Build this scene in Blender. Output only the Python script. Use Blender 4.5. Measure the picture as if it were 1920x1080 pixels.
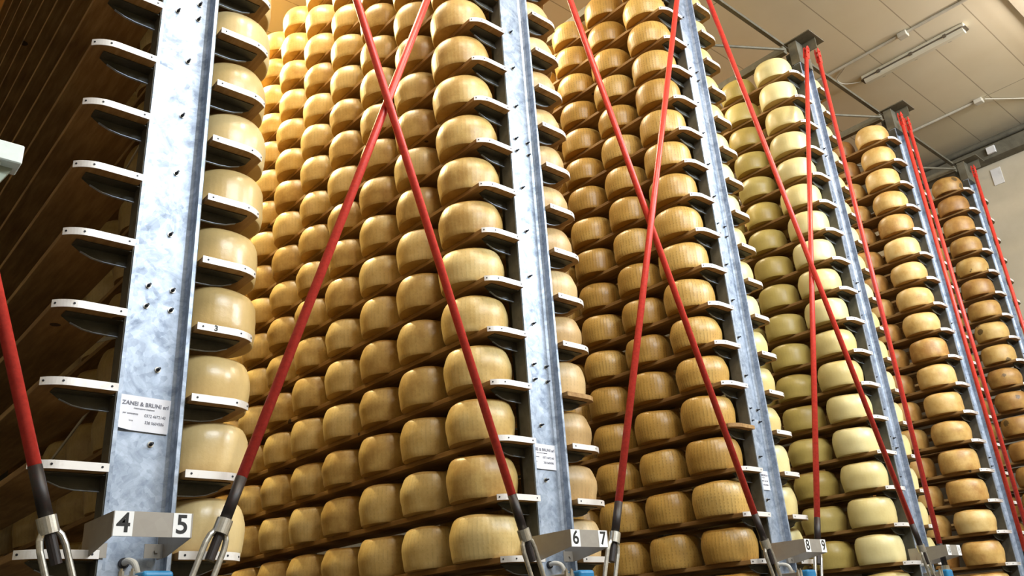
import bpy, bmesh, math, random
from mathutils import Vector, Matrix, Euler
random.seed(7)
PI = math.pi
SC = bpy.context.scene
COL = SC.collection
for o in list(bpy.data.objects):
    bpy.data.objects.remove(o)

# ------------------------------------------------------------------ camera
Z0 = 2.0                      # height of the shelf level behind the number plates
H = 0.33                      # shelf spacing
D = 2.340                   # rack pitch
F, YAW, PITCH, ROLL = 1588.27, 0.74483, 0.39333, -0.0707
CX, CY, CZ = -0.8601, -3.5657, -0.4183 + Z0
ca, sa, cb, sb, cc, sc_ = math.cos(YAW), math.sin(YAW), math.cos(PITCH), math.sin(PITCH), math.cos(ROLL), math.sin(ROLL)
fw = Vector((sa*cb, ca*cb, sb)); rt = Vector((ca, -sa, 0)); up = rt.cross(fw)
r2 = cc*rt + sc_*up; u2 = -sc_*rt + cc*up
cam = bpy.data.cameras.new('camera'); co = bpy.data.objects.new('camera', cam); COL.objects.link(co)
M = Matrix(((r2.x, u2.x, -fw.x, CX), (r2.y, u2.y, -fw.y, CY), (r2.z, u2.z, -fw.z, CZ), (0, 0, 0, 1)))
co.matrix_world = M
cam.sensor_width = 36; cam.sensor_fit = 'HORIZONTAL'; cam.lens = 36*F/1920
cam.clip_start = 0.05; cam.clip_end = 100
SC.camera = co

# ------------------------------------------------------------------ light and exposure
SC.view_settings.view_transform = 'Standard'
SC.view_settings.look = 'None'
SC.view_settings.gamma = 1
SC.view_settings.use_curve_mapping = False
SC.view_settings.exposure = 0.84
w = bpy.data.worlds.new('world'); SC.world = w; w.use_nodes = True
w.node_tree.nodes['Background'].inputs[0].default_value = (0.9, 0.85, 0.75, 1)
w.node_tree.nodes['Background'].inputs[1].default_value = 0.012
SC.cycles.diffuse_bounces = 2

def area(name, loc, target, sx, sy, power, col):
    l = bpy.data.lights.new(name, 'AREA'); l.shape = 'RECTANGLE'; l.size = sx; l.size_y = sy
    l.energy = power; l.color = col
    o = bpy.data.objects.new(name, l); COL.objects.link(o); o.location = loc
    d = Vector(target) - Vector(loc)
    o.rotation_euler = d.to_track_quat('-Z', 'Y').to_euler()
    return o
# daylight assumed from high behind the camera: free area lights, no windows built
area('assumed_daylight', (1.8, -7.7, 7.75), (1.6, 0, 6.5), 4.6, 1.1, 290, (0.80, 0.90, 1.0))
area('assumed_daylight', (8.5, -7.7, 7.75), (8.0, 0, 6.9), 4.6, 1.1, 470, (0.80, 0.90, 1.0))
# assumed ceiling tubes over the front aisle, added out of view
for x, y, p in ((0.9, -2.6, 75), (2.6, -2.9, 95), (7.4, -3.1, 120)):
    area('assumed_tube_light', (x, y, 8.30), (x, y, 0), 0.2, 1.4, p, (1.0, 0.90, 0.74))
# fill light added out of view, brightening the ceiling from below
area('ceiling_fill_light', (9.8, -3.4, 7.72), (9.8, -3.4, 9), 0.25, 1.6, 95, (1.0, 0.93, 0.88))
# warm tubes assumed over the rack aisles, added for their glow
for x, y, p, c in ((1.40, 4.2, 270, (1.0, 0.84, 0.42)), (1.45, 1.6, 60, (1.0, 0.88, 0.62)), (3.86, 2.3, 70, (1.0, 0.86, 0.6)), (6.2, 2.4, 45, (1.0, 0.88, 0.66)),
                   (8.54, 2.4, 40, (1.0, 0.88, 0.66)), (10.9, 2.4, 20, (1.0, 0.80, 0.5))):
    area('assumed_aisle_light', (x, y, 8.30), (x, y, 0), 0.2, 1.4, p, c)

# ------------------------------------------------------------------ materials
def mat(name, base=(0.8, 0.8, 0.8), rough=0.6, metal=0.0, spec=0.5):
    m = bpy.data.materials.new(name); m.use_nodes = True
    b = m.node_tree.nodes['Principled BSDF']
    b.inputs['Base Color'].default_value = (*base, 1); b.inputs['Roughness'].default_value = rough
    b.inputs['Metallic'].default_value = metal; b.inputs['Specular IOR Level'].default_value = spec
    return m
class N:
    def __init__(s, m): s.m = m; s.t = m.node_tree; s.b = s.t.nodes['Principled BSDF']
    def n(s, typ, **kw):
        n = s.t.nodes.new(typ)
        for k, v in kw.items():
            if k.startswith('i_'):
                key = k[2:]; key = int(key) if key.isdigit() else key.replace('_', ' ')
                n.inputs[key].default_value = v
            else: setattr(n, k, v)
        return n
    def l(s, a, b): s.t.links.new(a, b)
    def math(s, op, a, b=None, c=None):
        n = s.t.nodes.new('ShaderNodeMath'); n.operation = op
        for i, v in enumerate((a, b, c)):
            if v is None: continue
            if isinstance(v, (int, float)): n.inputs[i].default_value = v
            else: s.l(v, n.inputs[i])
        return n.outputs[0]
    def ramp(s, fac, stops):
        n = s.t.nodes.new('ShaderNodeValToRGB'); cr = n.color_ramp
        while len(cr.elements) < len(stops): cr.elements.new(0.5)
        for e, (p, c) in zip(cr.elements, stops): e.position = p; e.color = (*c, 1)
        s.l(fac, n.inputs[0]); return n.outputs[0]
    def mix(s, fac, a, b, mode='MIX'):
        n = s.t.nodes.new('ShaderNodeMix'); n.data_type = 'RGBA'; n.blend_type = mode
        for i, v in ((0, fac), (6, a), (7, b)):
            if isinstance(v, (int, float)): n.inputs[i].default_value = v
            elif isinstance(v, tuple): n.inputs[i].default_value = (*v, 1)
            else: s.l(v, n.inputs[i])
        return n.outputs[2]
    def bump(s, h, strength=0.2, dist=0.002):
        n = s.t.nodes.new('ShaderNodeBump'); n.inputs['Strength'].default_value = strength; n.inputs['Distance'].default_value = dist
        s.l(h, n.inputs['Height']); s.l(n.outputs[0], s.b.inputs['Normal'])

def cheese_mat(name, dark, midc, light, rib=0.0, rough=0.42, blotch=0.5, spots=0.0):
    m = mat(name, midc, rough); k = N(m)
    loc_ = k.n('ShaderNodeAttribute', attribute_name='wheel_co'); ra_ = k.n('ShaderNodeAttribute', attribute_name='wheel_rnd'); oi = k.n('ShaderNodeObjectInfo')
    LV = loc_.outputs['Vector']
    rnd = k.math('FRACT', k.math('ADD', oi.outputs['Random'], ra_.outputs['Fac']))
    cmb = k.n('ShaderNodeCombineXYZ'); k.l(k.math('MULTIPLY', rnd, 37.0), cmb.inputs[0]); k.l(k.math('MULTIPLY', rnd, 91.0), cmb.inputs[1])
    add = k.n('ShaderNodeVectorMath', operation='ADD'); k.l(LV, add.inputs[0]); k.l(cmb.outputs[0], add.inputs[1])
    n1 = k.n('ShaderNodeTexNoise', i_Scale=7.0, i_Detail=4.0, i_Roughness=0.6); k.l(add.outputs[0], n1.inputs['Vector'])
    n2 = k.n('ShaderNodeTexNoise', i_Scale=60.0, i_Detail=3.0, i_Roughness=0.6); k.l(add.outputs[0], n2.inputs['Vector'])
    f = k.math('ADD', k.math('MULTIPLY', k.math('SUBTRACT', n1.outputs[0], 0.5), 2.2*blotch), k.math('MULTIPLY', k.math('SUBTRACT', rnd, 0.5), 0.70))
    f = k.math('ADD', k.math('ADD', f, 0.5), k.math('MULTIPLY', k.math('SUBTRACT', n2.outputs[0], 0.5), 0.25))
    c = k.ramp(f, [(0.0, dark), (0.5, midc), (1.0, light)])
    # ribs around the rind
    sp = k.n('ShaderNodeSeparateXYZ'); k.l(LV, sp.inputs[0])
    ang = k.math('ARCTAN2', sp.outputs[1], sp.outputs[0])
    ph = k.math('MULTIPLY', ang, 46.0)
    wv = k.math('SINE', ph)
    nz = k.n('ShaderNodeTexNoise', i_Scale=22.0, i_Detail=2.0); k.l(add.outputs[0], nz.inputs['Vector'])
    dots = k.math('SINE', k.math('MULTIPLY', sp.outputs[2], 260.0))
    line = k.math('MULTIPLY', k.math('GREATER_THAN', wv, 0.62), k.math('GREATER_THAN', k.math('ADD', nz.outputs[0], k.math('MULTIPLY', dots, 0.10)), k.math('SUBTRACT', 0.80, k.math('MULTIPLY', n1.outputs[0], 0.60))))
    # only the outer rind, not the flat faces
    rr = k.math('SQRT', k.math('ADD', k.math('MULTIPLY', sp.outputs[0], sp.outputs[0]), k.math('MULTIPLY', sp.outputs[1], sp.outputs[1])))
    rind = k.math('GREATER_THAN', rr, 0.178)
    line = k.math('MULTIPLY', line, rind)
    if rib > 0:
        c = k.mix(k.math('MULTIPLY', line, rib), c, tuple(x*0.55 for x in dark))
    if spots > 0:
        vo = k.n('ShaderNodeTexVoronoi', i_Scale=5.0); k.l(add.outputs[0], vo.inputs['Vector'])
        s = k.math('MULTIPLY', k.math('LESS_THAN', k.math('ADD', vo.outputs['Distance'], k.math('MULTIPLY', n2.outputs[0], 0.22)), 0.33), spots)
        c = k.mix(s, c, (0.09, 0.055, 0.02))
    c = k.mix(k.math('SUBTRACT', 1.0, k.math('GREATER_THAN', k.math('ADD', rr, k.math('MULTIPLY', k.math('ABSOLUTE', k.math('SUBTRACT', sp.outputs[2], 0.1235)), -0.3)), 0.1535)), c, (0.84, 0.74, 0.60), 'MULTIPLY')   # shade painted into the flat faces, so the undersides read darker
    k.l(c, k.b.inputs['Base Color'])
    k.b.inputs['Roughness'].default_value = rough
    k.b.inputs['Subsurface Weight'].default_value = 0.0
    k.b.inputs['Coat Weight'].default_value = 0.12; k.b.inputs['Coat Roughness'].default_value = 0.3
    h = k.math('ADD', k.math('MULTIPLY', k.math('MULTIPLY', wv, rind), 0.10 + rib), k.math('MULTIPLY', n2.outputs[0], 1.2))
    k.bump(h, 0.35, 0.0016)
    return m
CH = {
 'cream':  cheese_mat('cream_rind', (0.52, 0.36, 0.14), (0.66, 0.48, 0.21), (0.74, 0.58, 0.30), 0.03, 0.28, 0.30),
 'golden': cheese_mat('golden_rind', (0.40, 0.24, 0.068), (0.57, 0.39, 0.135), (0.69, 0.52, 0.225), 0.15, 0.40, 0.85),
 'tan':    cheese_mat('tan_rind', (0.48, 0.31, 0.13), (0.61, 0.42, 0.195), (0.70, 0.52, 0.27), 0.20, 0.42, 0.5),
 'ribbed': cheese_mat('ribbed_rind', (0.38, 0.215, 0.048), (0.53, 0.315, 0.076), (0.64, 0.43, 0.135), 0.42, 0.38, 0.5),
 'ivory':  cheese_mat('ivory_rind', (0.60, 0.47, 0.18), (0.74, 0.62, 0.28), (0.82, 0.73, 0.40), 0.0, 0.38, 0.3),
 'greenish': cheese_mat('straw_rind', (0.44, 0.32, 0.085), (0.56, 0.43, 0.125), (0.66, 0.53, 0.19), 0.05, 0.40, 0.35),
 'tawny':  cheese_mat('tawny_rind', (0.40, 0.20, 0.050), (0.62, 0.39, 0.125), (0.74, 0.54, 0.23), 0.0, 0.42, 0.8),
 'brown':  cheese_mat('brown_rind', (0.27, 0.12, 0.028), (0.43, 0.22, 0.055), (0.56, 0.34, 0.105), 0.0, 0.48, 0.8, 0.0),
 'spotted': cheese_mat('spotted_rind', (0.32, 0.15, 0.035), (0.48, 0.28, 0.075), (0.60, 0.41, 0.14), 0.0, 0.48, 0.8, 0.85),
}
# wood
def wood_mat(name, a, b, c_):
    m = mat(name, b, 0.7); k = N(m)
    tc = k.n('ShaderNodeTexCoord'); oi = k.n('ShaderNodeObjectInfo')
    mp = k.n('ShaderNodeMapping'); mp.inputs['Scale'].default_value = (9, 0.9, 9)
    cmb = k.n('ShaderNodeCombineXYZ'); k.l(k.math('MULTIPLY', oi.outputs['Random'], 50.0), cmb.inputs[1])
    add = k.n('ShaderNodeVectorMath', operation='ADD'); k.l(tc.outputs['Object'], add.inputs[0]); k.l(cmb.outputs[0], add.inputs[1])
    k.l(add.outputs[0], mp.inputs[0])
    n1 = k.n('ShaderNodeTexNoise', i_Scale=3.5, i_Detail=8.0, i_Roughness=0.65); k.l(mp.outputs[0], n1.inputs['Vector'])
    n2 = k.n('ShaderNodeTexNoise', i_Scale=3.2, i_Detail=2.0); k.l(add.outputs[0], n2.inputs['Vector'])
    vo = k.n('ShaderNodeTexVoronoi', i_Scale=2.6); k.l(add.outputs[0], vo.inputs['Vector'])
    f = k.math('ADD', k.math('MULTIPLY', n1.outputs[0], 0.7), k.math('MULTIPLY', n2.outputs[0], 0.3))
    c = k.ramp(f, [(0.3, a), (0.5, b), (0.72, c_)])
    c = k.mix(k.math('LESS_THAN', vo.outputs['Distance'], 0.075), c, tuple(x*0.3 for x in a))
    k.l(c, k.b.inputs['Base Color']); k.bump(n1.outputs[0], 0.3, 0.002)
    return m
WOOD = wood_mat('pine_board', (0.17, 0.080, 0.022), (0.32, 0.175, 0.055), (0.50, 0.31, 0.12))
# galvanised steel
def galv(name, a, b, rough=0.42, metal=0.75, scale=14):
    m = mat(name, b, rough, metal); k = N(m)
    tc = k.n('ShaderNodeTexCoord')
    v = k.n('ShaderNodeTexVoronoi', i_Scale=float(scale)*3.0); k.l(tc.outputs['Object'], v.inputs['Vector'])
    n1 = k.n('ShaderNodeTexNoise', i_Scale=float(scale)*0.45, i_Detail=6.0, i_Roughness=0.65, i_Distortion=1.2); k.l(tc.outputs['Object'], n1.inputs['Vector'])
    sp = k.n('ShaderNodeSeparateColor'); k.l(v.outputs['Color'], sp.inputs[0])
    f = k.math('ADD', k.math('MULTIPLY', sp.outputs[0], 0.14), k.math('MULTIPLY', n1.outputs[0], 0.90))
    c = k.ramp(f, [(0.28, a), (0.72, b)])
    k.l(c, k.b.inputs['Base Color'])
    k.l(k.math('ADD', k.math('MULTIPLY', f, -0.2), rough+0.12), k.b.inputs['Roughness'])
    return m
GALV = galv('galvanised_steel', (0.15, 0.19, 0.26), (0.50, 0.57, 0.68), 0.45, 0.45)
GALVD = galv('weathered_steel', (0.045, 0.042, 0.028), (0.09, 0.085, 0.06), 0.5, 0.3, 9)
STRIP = galv('dull_strip_steel', (0.055, 0.052, 0.040), (0.11, 0.105, 0.085), 0.6, 0.1, 8)
OLIVE = galv('olive_steel', (0.10, 0.09, 0.06), (0.17, 0.15, 0.105), 0.6, 0.2, 7)
CHROME = galv('zinc_plated', (0.42, 0.40, 0.35), (0.72, 0.70, 0.64), 0.3, 0.85, 30)
PLATE = galv('stainless_plate', (0.30, 0.27, 0.235), (0.36, 0.33, 0.29), 0.5, 0.3, 5)
def worn(name, base, dirt, rough=0.5, scale=12, thr=0.6, metal=0.0):
    m = mat(name, base, rough, metal); k = N(m); tc = k.n('ShaderNodeTexCoord')
    oi = k.n('ShaderNodeObjectInfo')
    cmb = k.n('ShaderNodeCombineXYZ'); k.l(k.math('MULTIPLY', oi.outputs['Random'], 30.0), cmb.inputs[2])
    add = k.n('ShaderNodeVectorMath', operation='ADD'); k.l(tc.outputs['Object'], add.inputs[0]); k.l(cmb.outputs[0], add.inputs[1])
    n1 = k.n('ShaderNodeTexNoise', i_Scale=float(scale), i_Detail=6.0, i_Roughness=0.7); k.l(add.outputs[0], n1.inputs['Vector'])
    k.l(k.ramp(n1.outputs[0], [(thr-0.2, base), (thr+0.2, dirt)]), k.b.inputs['Base Color']); k.bump(n1.outputs[0], 0.15, 0.001)
    return m
CAP = worn('end_cap_white', (0.80, 0.77, 0.74), (0.50, 0.42, 0.35), 0.4, 9, 0.72, 0.2)
RED = worn('red_paint', (0.72, 0.055, 0.036), (0.46, 0.022, 0.016), 0.38, 40, 0.62)
BLACK = worn('dark_paint', (0.014, 0.009, 0.008), (0.05, 0.012, 0.010), 0.5, 40, 0.7)
DARK = mat('dark_steel', (0.03, 0.03, 0.035), 0.5, 0.6)
WHITE = worn('white_paint', (0.74, 0.80, 0.78), (0.60, 0.68, 0.62), 0.5, 6, 0.6)
GUSSET = mat('green_grey_paint', (0.34, 0.38, 0.30), 0.6)
PAPER = mat('paper', (0.80, 0.80, 0.86), 0.8)
CARD = mat('number_card', (0.86, 0.86, 0.86), 0.6)
INK = mat('ink', (0.01, 0.01, 0.01), 0.5)
INK2 = mat('grey_ink', (0.16, 0.16, 0.20), 0.6)
BLUE = worn('blue_plastic', (0.01, 0.16, 0.36), (0.02, 0.26, 0.50), 0.4, 8, 0.6)
CABLE = mat('grey_cable', (0.55, 0.53, 0.48), 0.5)
PIPE = worn('conduit_grey', (0.60, 0.54, 0.42), (0.42, 0.38, 0.30), 0.5, 5, 0.6)
LAMPG = mat('lamp_cover', (0.66, 0.60, 0.45), 0.3)
LAMPF = mat('lamp_frame', (0.13, 0.10, 0.065), 0.5)
CONC = worn('floor_concrete', (0.10, 0.095, 0.085), (0.07, 0.065, 0.055), 0.7, 2, 0.55)
PLASTER = worn('plaster', (0.55, 0.47, 0.34), (0.46, 0.39, 0.27), 0.85, 1.2, 0.55)
def ceil_mat():
    m = mat('ceiling_panels', (0.43, 0.37, 0.27), 0.8); k = N(m)
    g = k.n('ShaderNodeNewGeometry'); sp = k.n('ShaderNodeSeparateXYZ'); k.l(g.outputs['Position'], sp.inputs[0])
    def line(o, off, per, wd):
        f = k.math('FRACT', k.math('ADD', k.math('DIVIDE', k.math('SUBTRACT', o, off), per), 100.0))
        return k.math('LESS_THAN', k.math('MULTIPLY', k.math('ABSOLUTE', k.math('SUBTRACT', f, 0.5)), per), 0)if False else k.math('LESS_THAN', k.math('MULTIPLY', k.math('MINIMUM', f, k.math('SUBTRACT', 1.0, f)), per), wd)
    a = line(sp.outputs[1], -0.03, 0.61, 0.0065); b = line(sp.outputs[0], 9.13, 2.46, 0.008)
    l = k.math('MAXIMUM', a, b)
    n = k.n('ShaderNodeTexNoise', i_Scale=0.8, i_Detail=5.0); k.l(g.outputs['Position'], n.inputs['Vector'])
    c = k.ramp(n.outputs[0], [(0.3, (0.68, 0.585, 0.40)), (0.7, (0.76, 0.67, 0.49))])
    k.l(k.mix(l, c, (0.42, 0.34, 0.22)), k.b.inputs['Base Color'])
    k.bump(k.math('SUBTRACT', 1.0, l), 0.5, 0.004)
    return m
CEIL = ceil_mat()

# ------------------------------------------------------------------ mesh helpers
def obj(name, bm, m, parent=None, smooth=False, loc=None):
    me = bpy.data.meshes.new(name)
    bmesh.ops.recalc_face_normals(bm, faces=bm.faces[:])
    bm.to_mesh(me); bm.free()
    for x in (m if isinstance(m, (list, tuple)) else [m]): me.materials.append(x)
    if smooth:
        for p in me.polygons: p.use_smooth = True
    o = bpy.data.objects.new(name, me); COL.objects.link(o)
    if loc: o.location = loc
    if parent: o.parent = parent
    return o
def tag(o, label, cat, group=None, kind=None):
    o['label'] = label; o['category'] = cat
    if group: o['group'] = group
    if kind: o['kind'] = kind
    return o
def thing(name, label, cat, loc=(0, 0, 0), group=None):
    o = bpy.data.objects.new(name, None); COL.objects.link(o); o.location = loc; o.empty_display_size = 0.05
    return tag(o, label, cat, group)
def box(bm, x0, x1, y0, y1, z0, z1, mi=0):
    v = [bm.verts.new(p) for p in ((x0,y0,z0),(x1,y0,z0),(x1,y1,z0),(x0,y1,z0),(x0,y0,z1),(x1,y0,z1),(x1,y1,z1),(x0,y1,z1))]
    for f in ((0,3,2,1),(4,5,6,7),(0,1,5,4),(1,2,6,5),(2,3,7,6),(3,0,4,7)):
        bm.faces.new([v[i] for i in f]).material_index = mi
def bevel(bm, w=0.003, seg=2):
    bmesh.ops.bevel(bm, geom=[e for e in bm.edges], offset=w, segments=seg, affect='EDGES', profile=0.5, clamp_overlap=True)
def prism(bm, pts, axis, a, b, mi=0):
    """pts 2D polygon, extruded along axis ('x','y','z') from a to b"""
    def P(p, t):
        return {'x': (t, p[0], p[1]), 'y': (p[0], t, p[1]), 'z': (p[0], p[1], t)}[axis]
    A = [bm.verts.new(P(p, a)) for p in pts]; B = [bm.verts.new(P(p, b)) for p in pts]
    bm.faces.new(A).material_index = mi; bm.faces.new(B[::-1]).material_index = mi
    for i in range(len(pts)):
        j = (i+1) % len(pts); bm.faces.new((A[i], B[i], B[j], A[j])).material_index = mi
def cyl(bm, p, q, r, n=14, r1=None, mi=0):
    p, q = Vector(p), Vector(q); d = (q-p).normalized()
    a = Vector((0, 0, 1)) if abs(d.z) < .9 else Vector((1, 0, 0))
    u = d.cross(a).normalized(); v = d.cross(u); r1 = r if r1 is None else r1
    A = [bm.verts.new(p + (u*math.cos(t)+v*math.sin(t))*r) for t in [2*PI*i/n for i in range(n)]]
    B = [bm.verts.new(q + (u*math.cos(t)+v*math.sin(t))*r1) for t in [2*PI*i/n for i in range(n)]]
    bm.faces.new(A[::-1]).material_index = mi; bm.faces.new(B).material_index = mi
    for i in range(n):
        j = (i+1) % n; bm.faces.new((A[i], A[j], B[j], B[i])).material_index = mi
def tube(bm, pts, r, n=10, mi=0):
    pts = [Vector(p) for p in pts]; rings = []; pu = None
    for i, p in enumerate(pts):
        d = (pts[min(i+1, len(pts)-1)] - pts[max(i-1, 0)]).normalized()
        if pu is None:
            a = Vector((0, 0, 1)) if abs(d.z) < .9 else Vector((1, 0, 0)); u = d.cross(a).normalized()
        else: u = (pu - d*pu.dot(d)).normalized()
        pu = u; v = d.cross(u)
        rings.append([bm.verts.new(p + (u*math.cos(2*PI*k/n)+v*math.sin(2*PI*k/n))*r) for k in range(n)])
    for A, B in zip(rings, rings[1:]):
        for i in range(n):
            j = (i+1) % n; bm.faces.new((A[i], A[j], B[j], B[i])).material_index = mi
    bm.faces.new(rings[0][::-1]).material_index = mi; bm.faces.new(rings[-1]).material_index = mi
def arc(pts):      # smooth path through points
    out = []
    P = [Vector(p) for p in pts]; P = [2*P[0]-P[1]] + P + [2*P[-1]-P[-2]]
    for i in range(1, len(P)-2):
        for s in range(8):
            t = s/8
            out.append(0.5*((2*P[i]) + (-P[i-1]+P[i+1])*t + (2*P[i-1]-5*P[i]+4*P[i+1]-P[i+2])*t*t + (-P[i-1]+3*P[i]-3*P[i+1]+P[i+2])*t**3))
    out.append(P[-2]); return out
def text(name, body, size, m, parent, loc, rot, bold=0.0, sx=1.0, align='CENTER'):
    cu = bpy.data.curves.new(name, 'FONT'); cu.body = body; cu.size = size; cu.extrude = 0.0004; cu.offset = bold
    cu.align_x = align; cu.align_y = 'CENTER'
    t = bpy.data.objects.new(name, cu); me = None
    COL.objects.link(t); bpy.context.view_layer.update()
    me = bpy.data.meshes.new_from_object(t.evaluated_get(bpy.context.evaluated_depsgraph_get()))
    COL.objects.unlink(t); bpy.data.objects.remove(t)
    me.materials.clear(); me.materials.append(m)
    o = bpy.data.objects.new(name, me); COL.objects.link(o); o.parent = parent
    o.location = loc; o.rotation_euler = rot; o.scale = (sx, 1, 1)
    return o

# ------------------------------------------------------------------ the room
CEZ = 6.5 + Z0; WX = 12.93; XL = -7.0; YB = 11.0; YF = -8.0
def struct(name, bm, m):
    o = obj(name, bm, m); o['kind'] = 'structure'; return o
bm = bmesh.new(); box(bm, XL, WX, YF, YB, -0.1, 0); struct('floor', bm, CONC)
bm = bmesh.new(); box(bm, XL, WX, YF, YB, CEZ, CEZ+0.1); struct('ceiling', bm, CEIL)
bm = bmesh.new(); box(bm, WX, WX+0.2, YF, YB, -0.1, CEZ+0.1); struct('wall_right', bm, PLASTER)
bm = bmesh.new(); box(bm, XL-0.2, XL, YF, YB, -0.1, CEZ+0.1); struct('wall_left', bm, PLASTER)
bm = bmesh.new(); box(bm, XL, WX, YB, YB+0.2, -0.1, CEZ+0.1); struct('wall_back', bm, PLASTER)
bm = bmesh.new(); box(bm, XL, WX, YF-0.2, YF, -0.1, CEZ+0.1); struct('wall_front', bm, PLASTER)
bm = bmesh.new(); box(bm, XL, WX, -2.1, -1.66, CEZ-0.06, CEZ); struct('trim_1', bm, PLASTER)

# ------------------------------------------------------------------ ordinal words and side names
ORD = ['zeroth','first','second','third','fourth','fifth','sixth','seventh','eighth','ninth','tenth','eleventh','twelfth','thirteenth','fourteenth','fifteenth','sixteenth','seventeenth','eighteenth']
NUMW = ['four', 'five', 'six', 'seven', 'eight', 'nine', 'ten', 'eleven']
def side_words(k, s):
    if k < 4: return 'on side %s' % NUMW[2*k + (s == 'R')]
    return {(4, 'L'): 'on near side of fifth rack', (4, 'R'): 'on far side of fifth rack', (5, 'L'): 'on near side of wall rack', (5, 'R'): 'on far side of wall rack'}[(k, s)]
def level_words(j):
    if j == 0: return 'shelf level with plates'
    if j < 0: return 'shelf just below plates'
    return '%s shelf above plates' % ORD[j]

# ------------------------------------------------------------------ shelf planks
PL = 7.5
def plank_pts(L, s):
    pts = [(0.19, 0.0)]
    R = 0.146
    pts += [(0.02 - R*math.sin(a), R - R*math.cos(a)) for a in [0.857*i/8 for i in range(9)]]
    pts += [(-0.0905, L), (0.19, L)]
    if s == 'R': pts = [(0.684 - x, y) for x, y in pts]
    return pts
def plank_mesh(L, s):
    bm = bmesh.new(); prism(bm, plank_pts(L, s), 'z', -0.029, 0.0)
    bevel(bm, 0.002, 1)
    return bm
def cap_mesh(s):
    bm = bmesh.new()
    R = 0.146; path = [(0.19, 0.0), (0.105, 0.0)] + [(0.02 - R*math.sin(a), R - R*math.cos(a)) for a in [0.857*i/10 for i in range(11)]]
    if s == 'R': path = [(0.684 - x, y) for x, y in path]
    nrm = []
    for i in range(len(path)):
        a = Vector(path[max(i-1, 0)]); b = Vector(path[min(i+1, len(path)-1)]); d = (b-a).normalized()
        n = Vector((-d.y, d.x)); n = n if n.y < 0 else -n
        nrm.append(n)
    t = 0.0035; zt, zb = 0.003, -0.030
    out = [Vector(p) + n*t for p, n in zip(path, nrm)]; inn = [Vector(p) - n*0.0002 for p, n in zip(path, nrm)]
    V = [[bm.verts.new((p.x, p.y, z)) for p in L_] for L_, z in ((out, zt), (inn, zt), (inn, zb), (out, zb))]
    for i in range(len(path)-1):
        for a in range(4):
            b = (a+1) % 4; bm.faces.new((V[a][i], V[a][i+1], V[b][i+1], V[b][i]))
    for i in (0, -1): bm.faces.new([V[a][i] for a in range(4)])
    # screw heads
    for idx in (0.3, 5.0, 10.8):
        i = int(idx); f = idx - i; p = out[i].lerp(out[i+1], f); n = nrm[i]
        p3 = Vector((p.x, p.y, -0.013)); n3 = Vector((n.x, n.y, 0))
        cyl(bm, p3 - n3*0.001, p3 + n3*0.0015, 0.0047, 10, mi=1)
    return bm
PM = {}; CM = {}
for s in 'LR':
    o = obj('board', plank_mesh(PL, s), WOOD); PM[s] = o.data; bpy.data.objects.remove(o)
    o = obj('end_cap', cap_mesh(s), [CAP, DARK]); CM[s] = o.data; bpy.data.objects.remove(o)
o = obj('board', plank_mesh(7.5, 'L'), WOOD); PM['long'] = o.data; bpy.data.objects.remove(o)
TOP = {0: 16, 1: 16, 2: 16, 3: 16, 4: 16, 5: 16}
NOCAP = {(1, 'R', 3), (2, 'L', 3)}
for k in range(6):
    for s in 'LR':
        for j in range(-1, TOP[k]+1):
            if False: continue
            t = thing('shelf_plank', ('wooden plank %s, %s, %s' % (side_words(k, s), level_words(j), 'bare end' if (k, s, j) in NOCAP else 'white end')), 'shelf plank', (k*D, 0, Z0 + j*H), 'shelf planks of the cheese racks')
            b = bpy.data.objects.new('board', PM['long'] if (k, s) == (0, 'L') else PM[s]); COL.objects.link(b); b.parent = t
            if (k, s, j) not in NOCAP:
                c = bpy.data.objects.new('end_cap', CM[s]); COL.objects.link(c); c.parent = t; c['label'] = 'white metal end strip with screws'
            if (k, s, j) == (0, 'R', 3):
                text('digit', '3', 0.036, INK, t, (0.580, -0.0042, -0.0135), (PI/2, 0, 0), 0.0016, 1.0)

# ------------------------------------------------------------------ rack uprights
def arm_mesh(s):
    """cantilever arm carrying the plank: upright plate that tapers out, with a flange along its lower edge"""
    bm = bmesh.new()
    top = -0.0305
    prof = [(0.205, top), (0.205, top-0.058), (0.10, top-0.056), (0.05, top-0.048), (0.0, top-0.028), (-0.035, top-0.004), (-0.035, top)]
    low = prof[1:-1]
    if s == 'R': prof = [(0.684-x, z) for x, z in prof]; low = [(0.684-x, z) for x, z in low]
    prism(bm, prof, 'y', 0.115, 0.119)
    lo2 = low[:4]  # lower lip in brighter steel, painting in the light caught along this edge
    A = [[bm.verts.new((x, y, z+dz)) for x, z in lo2] for y, dz in ((0.107, -0.0022), (0.1195, -0.0022), (0.1195, 0.0008), (0.107, 0.0008))]
    for i in range(len(lo2)-1):
        for a in range(4):
            b = (a+1) % 4; bm.faces.new((A[a][i], A[a][i+1], A[b][i+1], A[b][i])).material_index = 1
    for i in (0, -1): bm.faces.new([A[a][i] for a in range(4)]).material_index = 1
    x0, x1 = (-0.035, 0.205) if s == 'L' else (0.479, 0.719)
    box(bm, x0, x1, 0.055, 0.115, top-0.004, top)
    return bm
AM = {}
for s in 'LR':
    o = obj('cantilever_arm', arm_mesh(s), [GALVD, GALV]); AM[s] = o.data; bpy.data.objects.remove(o)
bm = bmesh.new()
cyl(bm, (0, 0, 0), (0, -0.004, 0), 0.013, 16)
cyl(bm, (0, -0.004, 0), (0, -0.013, 0), 0.0085, 6, mi=1)
cyl(bm, (0, -0.013, 0), (0, -0.030, 0), 0.0050, 10, mi=1)
o = obj('bolt', bm, [CHROME, DARK]); BOLT = o.data; bpy.data.objects.remove(o)
PX0, PX1, LIPY, WEBY = 0.20, 0.479, 0.035, 0.100
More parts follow.
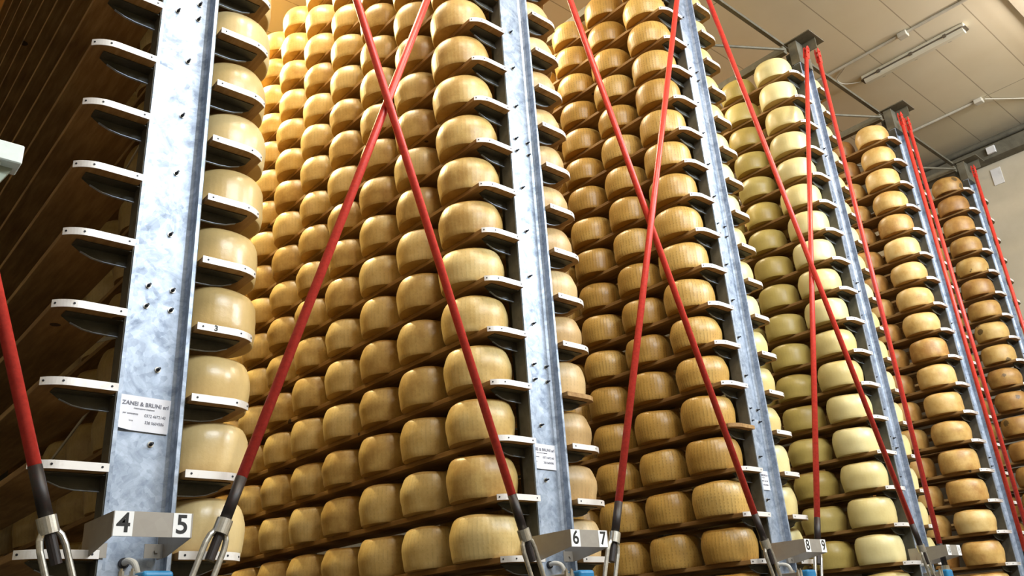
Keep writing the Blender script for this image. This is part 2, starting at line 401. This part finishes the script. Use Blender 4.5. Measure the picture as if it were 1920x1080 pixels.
def channel(zt):
    bm = bmesh.new()
    # C section, open towards the front, with small rounded inner corners
    o_ = [(PX0, LIPY), (PX0+0.016, LIPY), (PX0+0.014, WEBY-0.022), (PX0+0.022, WEBY-0.008), (PX0+0.036, WEBY),
          (PX1-0.036, WEBY), (PX1-0.022, WEBY-0.008), (PX1-0.014, WEBY-0.022), (PX1-0.016, LIPY), (PX1, LIPY), (PX1, WEBY+0.012), (PX0, WEBY+0.012)]
    prism(bm, o_, 'z', -Z0, zt)
    return bm
RACKW = ['four and five', 'six and seven', 'eight and nine', 'ten and eleven']
for k in range(6):
    zt = 5.82
    lab = ('galvanised steel rack column behind number plates %s' % RACKW[k]) if k < 4 else ('galvanised steel column of the fifth rack from left' if k == 4 else 'galvanised steel column of the rightmost rack beside the wall')
    t = thing('rack_upright', lab, 'rack upright', (k*D, 0, Z0), 'galvanised rack columns')
    obj('channel', channel(zt), GALV, t)
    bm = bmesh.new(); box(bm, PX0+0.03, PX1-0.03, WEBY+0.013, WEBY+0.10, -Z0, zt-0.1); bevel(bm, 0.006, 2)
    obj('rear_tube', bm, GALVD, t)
    for x0 in (PX0-0.005, PX1):  # thin dark strip covering each outer side of the column
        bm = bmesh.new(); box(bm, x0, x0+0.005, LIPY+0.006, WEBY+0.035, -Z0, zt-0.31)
        c = obj('side_strip', bm, STRIP, t); c['label'] = 'dark steel strip on the side of the column'
    for s in 'LR':
        for j in range(-1, TOP[k]+1):
            a = bpy.data.objects.new('cantilever_arm', AM[s]); COL.objects.link(a); a.parent = t; a.location = (0, 0, j*H)
    def bolt(x, z):
        b = bpy.data.objects.new('bolt', BOLT); COL.objects.link(b); b.parent = t; b.location = (x, WEBY, z); b.rotation_euler = (0, random.uniform(0, 1), 0)
    for j in range(-1, TOP[k]+1):
        z = j*H + 0.117
        if j in (0, 3, 8, 13): continue
        bolt((0.373 if k == 0 else 0.337) + random.uniform(-0.004, 0.004), z)
    for zc in (1.112, 2.762, 4.41):
        for dx in (-0.054, 0.054):
            for dz in (-0.049, 0.049): bolt((0.350 if k == 0 else 0.365)+dx, zc+dz)
    # head plate on top of the column
    bm = bmesh.new(); box(bm, 0.16, 0.50, -0.17, 0.16, zt, zt+0.012); box(bm, 0.335, 0.345, -0.14, 0.034, zt-0.14, zt)
    obj('head_plate', bm, OLIVE, t)
    bm = bmesh.new(); box(bm, PX0-0.006, PX1+0.006, LIPY-0.008, WEBY+0.03, zt-0.30, zt-0.001); obj('head_sleeve', bm, OLIVE, t)

# beams joining the heads of the columns
def bar(name, p, q, r, m, label, cat, group=None, parent=None):
    bm = bmesh.new(); d = Vector(q)-Vector(p); cyl(bm, (0, 0, 0), d, r, 8)
    o = obj(name, bm, m, None, loc=p)
    return tag(o, label, cat, group)
bm = bmesh.new(); box(bm, 0.0, WX-0.01-0.3, -0.022, 0.022, -0.018, 0.018)
o = obj('tie_bar', bm, OLIVE, loc=(0.3, 0.24, Z0+5.93)); tag(o, 'long thin steel tie bar joining the column heads under the ceiling', 'bar')
nm = ['leftmost rack', 'second rack from left', 'third rack from left', 'fourth rack from left', 'fifth rack from left', 'rightmost rack']
for k in range(6):
    zt = 5.82 + Z0
    bm = bmesh.new(); box(bm, -0.04, 0.04, 0, 4.6, -0.045, 0.045); bevel(bm, 0.004, 1)
    o = obj('top_rail', bm, OLIVE, loc=(k*D+0.10, 0.13, Z0+5.70)); tag(o, 'dark steel rail running back from the column head of the %s' % nm[k], 'rail', 'rails along the rack tops')
for k in range(3, 6):
    zt = Z0+5.74
    bar('diagonal_tie', (k*D+0.06, 0.12, zt-0.06), ((k-1)*D+0.30, 1.40, zt-0.06), 0.016, OLIVE, 'thin diagonal tie running back left from head of the %s' % nm[k], 'tie rod', 'diagonal ties over the aisles')
# inner posts deeper in the racks
for k in range(6):
    t = thing('inner_post', 'dark inner steel post behind the wheels of the %s' % nm[k], 'post', (k*D, 3.0, Z0), 'inner rack posts')
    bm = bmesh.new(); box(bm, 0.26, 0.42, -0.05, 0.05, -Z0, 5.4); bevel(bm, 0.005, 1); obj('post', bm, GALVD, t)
    if k == 0:
        for j in range(-1, 14, 2):
            bm = bmesh.new()
            d = 1 if (j//2) % 2 else -1
            prism(bm, [(-2.7, j*H+0.03), (-2.62, j*H+0.03), (-0.2, j*H+0.6), (-0.28, j*H+0.6)] if d > 0 else [(-2.7, j*H+0.6), (-2.62, j*H+0.6), (-0.2, j*H+0.03), (-0.28, j*H+0.03)], 'x', 0.335, 0.341)
            obj('lattice_strip', bm, PIPE, t)

# ------------------------------------------------------------------ number plates
def plate(k, a, b, dy=0.0):
    t = thing('number_plate', 'grey steel number bracket reading %s (%s and %s)' % (RACKW[k], a, b), 'number plate', (k*D, 0, Z0), 'number brackets on the columns')
    zt, zb, y, xl, xr = 0.112, 0.022, -0.255, 0.150, 0.442
    bm = bmesh.new()
    box(bm, xl, xr, y, y+0.003, zb, zt)
    for x, sgn in ((xl, 1), (xr, -1)):
        x0, x1 = (x, x+0.003) if sgn > 0 else (x-0.003, x)
        prism(bm, [(y+0.003, zt), (LIPY+0.055, zt), (LIPY+0.055, zb-0.045), (LIPY-0.04, zb-0.045), (y+0.003, zb)], 'x', x0, x1)
    obj('bracket', bm, PLATE, t)
    for sgn in (1, -1):
        bm = bmesh.new()
        x0 = xl if sgn > 0 else xr-0.075
        box(bm, x0, x0+0.075, LIPY-0.008, LIPY-0.004, zb-0.045, zb+0.01)
        cyl(bm, (x0+0.045, LIPY-0.008, zb-0.018), (x0+0.045, LIPY-0.016, zb-0.018), 0.008, 6)
        obj('fixing_lug', bm, PLATE, t)
    for i, (ch, x) in enumerate(((a, xl+0.037), (b, xr-0.041))):
        bm = bmesh.new(); box(bm, -0.034, 0.034, -0.0012, 0, -0.0445, 0.0445)
        c = obj('number_card', bm, CARD, t, loc=(x, y-0.0002, (zt+zb)/2)); c['label'] = 'white card reading %s' % ch
        text('digit', ch, 0.098 if len(ch) == 1 else 0.082, INK, c, (0, -0.0017, 0), (PI/2, 0, 0), 0.0016 if len(ch) == 1 else 0.0004, 1.0 if len(ch) == 1 else 0.70)
for k, (a, b) in enumerate((('4', '5'), ('6', '7'), ('8', '9'), ('10', '11'))): plate(k, a, b)

# ------------------------------------------------------------------ paper notices
def notice(k, z, x0, x1, h, tilt):
    lab = {0: 'white paper notice reading ZANEI & BRUNI on the leftmost column', 1: 'white printed paper notice on the column of plates six and seven', 2: 'white printed paper notice on the column of plates eight and nine'}[k]
    t = thing('paper_notice', lab, 'notice', (k*D+(x0+x1)/2, LIPY+0.058, Z0+z), 'paper notices on the columns'); t.rotation_euler = (0, tilt, 0)
    w_ = (x1-x0)/2; bm = bmesh.new()
    n = 10; rows = 8
    V = {}
    for sd in (0, 1):
        for r_ in range(rows+1):
            for c_ in range(n+1):
                u, v = c_/n, r_/rows
                lift = 0.012*max(0, 1-u*3.2)*max(0, 1-v*2.2)
                V[sd, r_, c_] = bm.verts.new((-w_ + 2*w_*u, -lift - 0.0008*sd, -h/2 + h*v + 0.006*max(0, 1-u*4)*(1-v)))
        for r_ in range(rows):
            for c_ in range(n): bm.faces.new((V[sd, r_, c_], V[sd, r_, c_+1], V[sd, r_+1, c_+1], V[sd, r_+1, c_]))
    for r_ in range(rows):
        for c_ in (0, n): bm.faces.new((V[0, r_, c_], V[1, r_, c_], V[1, r_+1, c_], V[0, r_+1, c_]))
    for c_ in range(n):
        for r_ in (0, rows): bm.faces.new((V[0, r_, c_], V[1, r_, c_], V[1, r_, c_+1], V[0, r_, c_+1]))
    obj('sheet', bm, PAPER, t)
    y = -0.0018
    R = (PI/2, 0, 0)
    text('heading', 'ZANEI & BRUNI srl', 0.024, INK2, t, (0.004, y, h*0.27), R, 0.0004, 0.98*w_/0.108)
    text('line', 'costruzioni impianti', 0.010, INK2, t, (0.0, y, h*0.14), R, 0, 1.1)
    text('line', 'per assistenza', 0.012, INK2, t, (-w_*0.5, y, -h*0.02), R, 0, 0.95)
    text('line', '0372 4672140', 0.018, INK2, t, (w_*0.45, y, -h*0.04), R, 0, 0.85*w_/0.108)
    text('line', 'cellulare', 0.012, INK2, t, (-w_*0.55, y, -h*0.22), R, 0, 0.95)
    text('line', '338 5604586', 0.018, INK2, t, (w_*0.45, y, -h*0.24), R, 0, 0.85*w_/0.108)
notice(0, 0.572, 0.222, 0.440, 0.150, 0.03)
notice(1, 0.585, 0.208, 0.432, 0.150, 0.01)
notice(2, 0.595, 0.206, 0.40, 0.145, 0.0)

# ------------------------------------------------------------------ cable gland and blue box low on each column
for k in range(4):
    t = thing('junction_box', 'blue and grey junction box under plates %s on its column' % RACKW[k], 'junction box', (k*D, 0, Z0), 'blue junction boxes under the number plates')
    dx = 0.10 if k else 0.06
    bm = bmesh.new(); tube(bm, arc([(0.315, WEBY-0.004, -0.035), (0.318, WEBY-0.045, -0.030), (0.33, WEBY-0.085, -0.045), (0.34, WEBY-0.10, -0.085)]), 0.0125, 12)
    cyl(bm, (0.315, WEBY, -0.035), (0.315, WEBY-0.012, -0.035), 0.021, 16, mi=1); cyl(bm, (0.34, WEBY-0.10, -0.08), (0.341, WEBY-0.10, -0.098), 0.022, 6)
    obj('cable_gland', bm, [CABLE, DARK], t, smooth=False)
    bm = bmesh.new(); box(bm, 0.24, 0.41, -0.10, WEBY-0.002, -0.26, -0.098); bevel(bm, 0.008, 2); obj('housing', bm, PLATE, t)
    bm = bmesh.new(); box(bm, 0.31, 0.43, -0.145, -0.03, -0.20, -0.085); bevel(bm, 0.016, 3)
    c = obj('cover', bm, BLUE, t); c['label'] = 'blue plastic cover'
    for x in (0.245, 0.285):
        bm = bmesh.new(); cyl(bm, (x, -0.105, -0.14), (x, -0.105, -0.085), 0.011, 6); cyl(bm, (x, -0.105, -0.09), (x, -0.105, -0.075), 0.005, 8); obj('terminal_screw', bm, CHROME, t)

# ------------------------------------------------------------------ red braces
RY = -0.105
def brace(lo, hi, y, label, vertical=False, zlow=-0.92):
    """lo/hi = (x, z) where the red tube is seen; runs down to a turnbuckle"""
    t = thing('brace_rod', label, 'brace rod', (lo[0], y, Z0+lo[1]), 'red steel brace rods')
    d = Vector((hi[0]-lo[0], 0, hi[1]-lo[1])); L = d.length; d.normalize()
    P = lambda s: d*s
    s_end = (hi[1]-lo[1])/d.z
    bm = bmesh.new(); cyl(bm, P(0.20), P(s_end), 0.0235, 20); obj('tube', bm, RED, t, smooth=False)
    for f in t.children[0].data.polygons: f.use_smooth = len(f.vertices) == 4
    bm = bmesh.new(); cyl(bm, P(0.0), P(0.20), 0.0245, 20); o = obj('lower_sleeve', bm, BLACK, t); o['label'] = 'dark lower sleeve'
    for f in o.data.polygons: f.use_smooth = len(f.vertices) == 4
    # turnbuckle
    u = Vector((d.z, 0, -d.x))
    bm = bmesh.new()
    cyl(bm, P(0.012), P(-0.05), 0.034, 20)
    for sgn in (1, -1):
        tube(bm, [P(-0.035)+u*0.018*sgn, P(-0.065)+u*0.036*sgn, P(-0.10)+u*0.042*sgn, P(-0.36)+u*0.042*sgn, P(-0.40)+u*0.030*sgn, P(-0.42)+u*0.018*sgn], 0.0125, 12)
    cyl(bm, P(-0.40), P(-0.46), 0.030, 20)
    o = obj('turnbuckle', bm, CHROME, t); o['label'] = 'zinc plated turnbuckle'
    bm = bmesh.new(); cyl(bm, P(-0.02), P(-0.16), 0.020, 14); cyl(bm, P(-0.26), P((zlow-lo[1])/d.z), 0.020, 14)
    obj('threaded_rod', bm, BLACK, t)
    # fork at the top, bolted through the column plate
    bm = bmesh.new()
    for yy in (-0.022, 0.016):
        prism(bm, [(p.x, p.z) for p in (P(s_end-0.06)+u*0.03, P(s_end-0.06)-u*0.03, P(s_end+0.10)-u*0.032, P(s_end+0.14)-u*0.012, P(s_end+0.14)+u*0.012, P(s_end+0.10)+u*0.032)], 'y', yy, yy+0.007)
    for q in (0.03, 0.09):
        c = P(s_end+q); cyl(bm, (c.x, -0.034, c.z), (c.x, 0.034, c.z), 0.011, 8)
    obj('fork', bm, RED, t)
    return t
ais = ['between plates five and six', 'between plates seven and eight', 'between plates nine and ten']
for k in range(3):
    ya, yb = (RY+0.026, RY-0.026) if k != 1 else (RY-0.026, RY+0.026)
    top = 5.52
    xa0, xa1 = k*D+0.642, (k+1)*D+0.150
    xb0, xb1 = (k+1)*D-0.075, k*D+0.40
    sl = (xa1-xa0)/(5.52-0.11); slb = (xb1-xb0)/(5.52-0.11)
    brace((xa0, 0.11), (xa0+sl*(top-0.11), top), ya, 'red brace rod %s rising from left to right' % ais[k])
    brace((xb0, 0.11), (xb0+slb*(top-0.11), top), yb, 'red brace rod %s rising from right to left' % ais[k])
brace((-0.045, 0.085), (-0.045-1.84, 5.5), RY-0.05, 'red brace rod crossing the left edge, leaning left beside plate four')
brace((3*D+0.385, -0.06), (3*D+0.392, 5.56), RY, 'vertical red brace rod down the right side of plates ten and eleven')
brace((4*D+0.115, -0.10), (4*D+0.095, 5.50), RY, 'left one of the paired vertical red rods on the fifth column')
brace((4*D+0.36, -0.10), (4*D+0.30, 5.50), RY, 'right one of the paired vertical red rods on the fifth column')
brace((5*D+0.10, -0.10), (5*D+0.09, 5.50), RY, 'vertical red rod on the rightmost column beside the wall')

# ------------------------------------------------------------------ machine arm at the left edge
t = thing('lift_arm', 'pale steel lift arm end at the left edge of the aisle', 'lift arm', (-0.380, -0.50, Z0+1.26))
bm = bmesh.new(); box(bm, -0.9, 0.0, -0.05, 0.05, -0.02, 0.055); bevel(bm, 0.004, 1); obj('beam', bm, WHITE, t)
bm = bmesh.new(); box(bm, -0.17, -0.062, -0.035, 0.035, -1.26-Z0, -0.02); bevel(bm, 0.004, 1); obj('mast', bm, WHITE, t)
bm = bmesh.new(); prism(bm, [(-0.062, -0.02), (-0.018, -0.02), (-0.062, -0.11)], 'y', 0.0, 0.03); obj('gusset', bm, GUSSET, t)

# ------------------------------------------------------------------ ceiling fittings
t = thing('ceiling_lamp', 'unlit sealed fluorescent lamp on the ceiling, upper right', 'ceiling lamp', (9.63, -0.41, CEZ))
bm = bmesh.new(); box(bm, -0.075, 0.075, -0.70, 0.70, -0.06, -0.002); bevel(bm, 0.012, 2); obj('housing', bm, LAMPG, t)
bm = bmesh.new(); prism(bm, [(-0.082, -0.66), (-0.055, -0.712), (0.055, -0.712), (0.082, -0.66), (0.082, 0.66), (0.055, 0.712), (-0.055, 0.712), (-0.082, 0.66)], 'z', -0.066, -0.052); obj('gasket', bm, LAMPF, t)
bm = bmesh.new(); prism(bm, [(-0.066, -0.06), (-0.05, -0.10), (-0.03, -0.115), (0.03, -0.115), (0.05, -0.10), (0.066, -0.06)], 'y', -0.67, 0.67); obj('diffuser', bm, LAMPG, t)
for y in (-0.45, 0.0, 0.45):
    for x in (-0.078, 0.078):
        bm = bmesh.new(); box(bm, x-0.006, x+0.006, y-0.02, y+0.02, -0.085, -0.04); obj('clip', bm, LAMPF, t)
for x, y0, y1, yj, wd in ((9.12, -2.6, 4.0, -0.52, 'left'), (11.58, -0.48, 4.0, -0.50, 'right')):
    t = thing('conduit', 'grey cable conduit along the ceiling, %s one' % wd, 'conduit', (x, 0, CEZ), 'conduits on the ceiling')
    bm = bmesh.new(); cyl(bm, (0, y0, -0.022), (0, y1, -0.022), 0.020, 12); obj('pipe', bm, PIPE, t)
    bm = bmesh.new(); box(bm, -0.05, 0.05, yj-0.06, yj+0.06, -0.07, -0.002); bevel(bm, 0.01, 2); o = obj('junction_case', bm, PIPE, t)
bm = bmesh.new(); tube(bm, arc([(9.62, 0.30, CEZ-0.06), (9.50, 0.50, CEZ-0.03), (9.33, 0.52, CEZ-0.015), (9.22, 0.38, CEZ-0.012), (9.15, 0.30, CEZ-0.018)]), 0.006, 8)
tag(obj('lamp_cable', bm, PIPE), 'thin looped cable feeding the ceiling lamp', 'cable')
bm = bmesh.new(); tube(bm, arc([(11.6, -0.58, CEZ-0.03), (12.0, -0.85, CEZ-0.012), (12.45, -1.2, CEZ-0.012), (12.90, -1.35, CEZ-0.012)]), 0.008, 8)
tag(obj('wall_cable', bm, PIPE), 'thin cable crossing the ceiling from the right conduit', 'cable')
t = thing('service_duct', 'dark steel service duct along the top of the right wall', 'duct', (WX, 0, CEZ))
bm = bmesh.new(); box(bm, -0.22, -0.002, -4.0, 8.0, -0.42, -0.20); bevel(bm, 0.01, 2); obj('beam', bm, OLIVE, t)
bm = bmesh.new(); cyl(bm, (-0.14, -4.0, -0.10), (-0.14, 8.0, -0.10), 0.05, 14); obj('pipe', bm, OLIVE, t)
bm = bmesh.new(); box(bm, -0.05, 0, -0.065, 0.065, -0.06, 0.06); bevel(bm, 0.008, 2)
tag(obj('junction_case', bm, CAP, loc=(WX-0.222, -0.18, CEZ-0.31)), 'small white junction case on the dark duct, upper right', 'junction box')
bm = bmesh.new(); box(bm, -0.012, 0, -0.075, 0.075, -0.14, 0.14); bevel(bm, 0.002, 1)
tag(obj('wall_panel', bm, CAP, loc=(WX-0.001, -0.09, CEZ-0.66)), 'white rectangular panel on the right wall under the dark duct', 'panel')
t = thing('fill_light_housing', 'unseen added housing hung on two wires under the ceiling fill light', 'ceiling lamp', (9.8, -3.4, 7.70))  # lamp body added out of view to go with the ceiling fill light
bm = bmesh.new(); box(bm, -0.14, 0.14, -0.82, 0.82, -0.08, 0.0); bevel(bm, 0.012, 2); obj('housing', bm, CAP, t)
for y in (-0.7, 0.7):
    bm = bmesh.new(); cyl(bm, (0.13, y, -0.01), (0.13, y, CEZ-7.70), 0.003, 6); obj('wire', bm, CABLE, t)
# housings added for the assumed lamps over the aisles (carry the lights above)
i_ = 0
for x, y in ((0.9, -2.6), (2.6, -2.9), (7.4, -3.1), (1.40, 4.2), (1.45, 1.6), (3.86, 2.3), (6.2, 2.4), (8.54, 2.4), (10.9, 2.4)):
    t = thing('assumed_aisle_lamp', 'assumed lit tube lamp on the ceiling, %s' % ['leftmost over the front aisle','middle one over the front aisle','right one over the front aisle','far back between plates five and six','nearer one between plates five and six','between plates seven and eight','between plates nine and ten','right of plate eleven','beside the rightmost rack'][i_], 'ceiling lamp', (x, y, CEZ), 'assumed lit tubes over the aisles'); i_ += 1
    bm = bmesh.new(); box(bm, -0.09, 0.09, -0.74, 0.74, -0.07, -0.002); bevel(bm, 0.01, 2); obj('housing', bm, CAP, t)

# ------------------------------------------------------------------ cheese wheels
def wheel_mesh(seed):
    rnd = random.Random(seed)
    Hh = 0.247 + rnd.uniform(-0.006, 0.004); R = 0.2110 + rnd.uniform(-0.003, 0.003); e = 0.176 + rnd.uniform(-0.004, 0.004)
    sag = rnd.uniform(-0.01, 0.012)
    b = e + 0.021
    prof = [(0, 0.0), (b-0.05, 0.0), (b-0.003, 0.0004), (b, 0.004), (b+0.005, 0.028), (b+0.009, 0.06), (R-0.002, Hh*0.38), (R, Hh*0.5+sag*0.3), (R-0.002, Hh*0.62), (e+0.026, Hh*0.76), (e+0.016, Hh*0.87),
            (e+0.006, Hh*0.935), (e-0.007, Hh*0.972), (e-0.030, Hh*0.993), (e-0.08, Hh), (0, Hh)]
    n = 56; bm = bmesh.new(); rings = []
    ph = [rnd.uniform(0, 6.28) for _ in range(4)]
    for r, z in prof[1:-1]:
        ring = []
        for i in range(n):
            a = 2*PI*i/n
            q = 1 + 0.006*math.sin(2*a+ph[0]) + 0.004*math.sin(3*a+ph[1]+z*6)
            zz = z if z < 0.001 else z + (0.004*math.sin(a+ph[2]) + 0.003*math.sin(3*a+ph[3]))*(z/Hh)
            ring.append(bm.verts.new((r*q*math.cos(a), r*q*math.sin(a), zz)))
        rings.append(ring)
    for A, B in zip(rings, rings[1:]):
        for i in range(n):
            j = (i+1) % n; bm.faces.new((A[i], A[j], B[j], B[i]))
    bm.faces.new(rings[0][::-1]); bm.faces.new(rings[-1])
    return bm
WM = {}
for c in CH:
    WM[c] = []
    for v in range(4):
        o = obj('cheese_wheel', wheel_mesh(v*13 + len(WM)*101), CH[c], smooth=True)
        sh = o.data.attributes.new('sharp_edge', 'BOOLEAN', 'EDGE')
        for ei, ee in enumerate(o.data.edges): sh.data[ei].value = all(o.data.vertices[q].co.z < 0.0012 for q in ee.vertices)
        at = o.data.attributes.new('wheel_co', 'FLOAT_VECTOR', 'POINT')
        for vi, vv in enumerate(o.data.vertices): at.data[vi].vector = vv.co
        WM[c].append(o.data); bpy.data.objects.remove(o)
WORD = {'cream': 'cream', 'golden': 'golden', 'tan': 'tan', 'ribbed': 'ribbed', 'ivory': 'ivory', 'greenish': 'straw', 'tawny': 'tawny', 'brown': 'brown', 'spotted': 'blotched'}
PITCH_W = 0.486
def kind_of(k, s, j, n):
    if (k, s) == (0, 'R'): return 'cream' if n == 0 else 'golden'
    if (k, s) == (1, 'L'): return 'golden'
    if (k, s) == (1, 'R'): return 'tan' if n == 0 else 'ribbed'
    if (k, s) == (2, 'L'): return 'ribbed'
    if (k, s) == (2, 'R'): return 'ivory'
    if (k, s) == (3, 'L'): return 'ivory' if n == 0 else 'greenish'
    if (k, s) == (3, 'R'): return 'ivory' if n == 0 else 'tawny'
    if (k, s) == (4, 'L'): return 'tawny' if n == 0 else 'brown'
    if (k, s) == (4, 'R'): return 'brown'
    if (k, s) == (5, 'L'): return 'spotted' if 4 < j < 14 or j in (2, 16) else 'brown'
    return 'brown'
NMAX = {(0, 'R'): 14, (1, 'L'): 13, (1, 'R'): 3, (2, 'L'): 4, (2, 'R'): 2, (3, 'L'): 3, (3, 'R'): 2, (4, 'L'): 3, (4, 'R'): 1, (5, 'L'): 2}
# the wheels that show largest, each a thing of its own (shelf: places along it)
SHOWN = {(0, 'R'): {0: '03', 1: '023', 2: '023', 3: '023', 4: '023', 5: '023', 6: '023', 7: '02', 8: '0', 9: '0', 10: '2'},
  (1, 'L'): {0: '0123456', 1: '0123456', 2: '0123456', 3: '0123456', 4: '01234567', 5: '0123456', 6: '0123456', 7: '0123456', 8: '0123456', 9: '0123456', 10: '0123456', 11: '0123456', 12: '123456', 13: '23456', 14: '3456', 15: '456', 16: '456'},
  (1, 'R'): {0: '0', 1: '01', 2: '0', 3: '0', 4: '0', 5: '0', 6: '0', 7: '0', 8: '0', 9: '0', 10: '0', 11: '0', 12: '0'},
  (2, 'L'): {0: '0123', 1: '0123', 2: '0123', 3: '012', 4: '0123', 5: '012', 6: '012', 7: '012', 8: '0123', 9: '012', 10: '012', 11: '012', 12: '012', 13: '012', 14: '012', 15: '012', 16: '12'},
  (2, 'R'): {0: '0', 1: '0', 2: '0', 3: '0', 4: '0', 5: '0', 6: '0', 7: '0', 8: '0', 9: '0', 10: '0', 11: '0'},
  (3, 'L'): {-1: '0', 0: '01', 1: '01', 2: '01', 3: '01', 4: '01', 5: '01', 6: '01', 7: '01', 8: '01', 9: '01', 10: '01', 11: '01', 12: '01', 13: '01', 14: '01', 15: '01', 16: '01'},
  (3, 'R'): {1: '0', 2: '0', 3: '0', 4: '0'},
  (4, 'L'): {-1: '0', 0: '01', 1: '01', 2: '01', 3: '01', 4: '01', 5: '01', 6: '01', 7: '01', 8: '01', 9: '01', 10: '01', 11: '01', 12: '01', 13: '01', 14: '01', 15: '01', 16: '01'},
  (5, 'L'): {3: '0', 4: '0', 5: '0', 6: '0', 7: '0', 8: '0', 9: '0', 10: '0', 11: '0', 12: '0', 13: '0', 14: '0', 15: '0', 16: '0'}}
def pos_words(n): return 'frontmost' if n == 0 else '%s from front' % ORD[n+1]
STUFF = []
for (k, s), nm_ in NMAX.items():
    for j in range(-1, TOP[k]+1):
        for n in range(nm_):
            kd = kind_of(k, s, j, n)
            x = k*D + (0.016 if s == 'L' else 0.668) + random.uniform(-0.008, 0.008)
            y = 0.288 + n*PITCH_W + random.uniform(-0.008, 0.008)
            me = random.choice(WM[kd]); ang = random.uniform(0, 6.28)
            if str(n) not in SHOWN.get((k, s), {}).get(j, ''):
                STUFF.append((kd, me, Matrix.Translation((x, y, Z0 + j*H + 0.0005)) @ Matrix.Rotation(ang, 4, 'Z')))
                continue
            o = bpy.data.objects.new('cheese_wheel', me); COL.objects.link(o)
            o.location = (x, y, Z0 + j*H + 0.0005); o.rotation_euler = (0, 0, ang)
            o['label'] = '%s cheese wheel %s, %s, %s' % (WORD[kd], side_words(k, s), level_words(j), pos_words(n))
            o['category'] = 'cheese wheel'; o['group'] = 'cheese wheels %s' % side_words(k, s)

# the farther wheels that show only as slivers between the others: one object
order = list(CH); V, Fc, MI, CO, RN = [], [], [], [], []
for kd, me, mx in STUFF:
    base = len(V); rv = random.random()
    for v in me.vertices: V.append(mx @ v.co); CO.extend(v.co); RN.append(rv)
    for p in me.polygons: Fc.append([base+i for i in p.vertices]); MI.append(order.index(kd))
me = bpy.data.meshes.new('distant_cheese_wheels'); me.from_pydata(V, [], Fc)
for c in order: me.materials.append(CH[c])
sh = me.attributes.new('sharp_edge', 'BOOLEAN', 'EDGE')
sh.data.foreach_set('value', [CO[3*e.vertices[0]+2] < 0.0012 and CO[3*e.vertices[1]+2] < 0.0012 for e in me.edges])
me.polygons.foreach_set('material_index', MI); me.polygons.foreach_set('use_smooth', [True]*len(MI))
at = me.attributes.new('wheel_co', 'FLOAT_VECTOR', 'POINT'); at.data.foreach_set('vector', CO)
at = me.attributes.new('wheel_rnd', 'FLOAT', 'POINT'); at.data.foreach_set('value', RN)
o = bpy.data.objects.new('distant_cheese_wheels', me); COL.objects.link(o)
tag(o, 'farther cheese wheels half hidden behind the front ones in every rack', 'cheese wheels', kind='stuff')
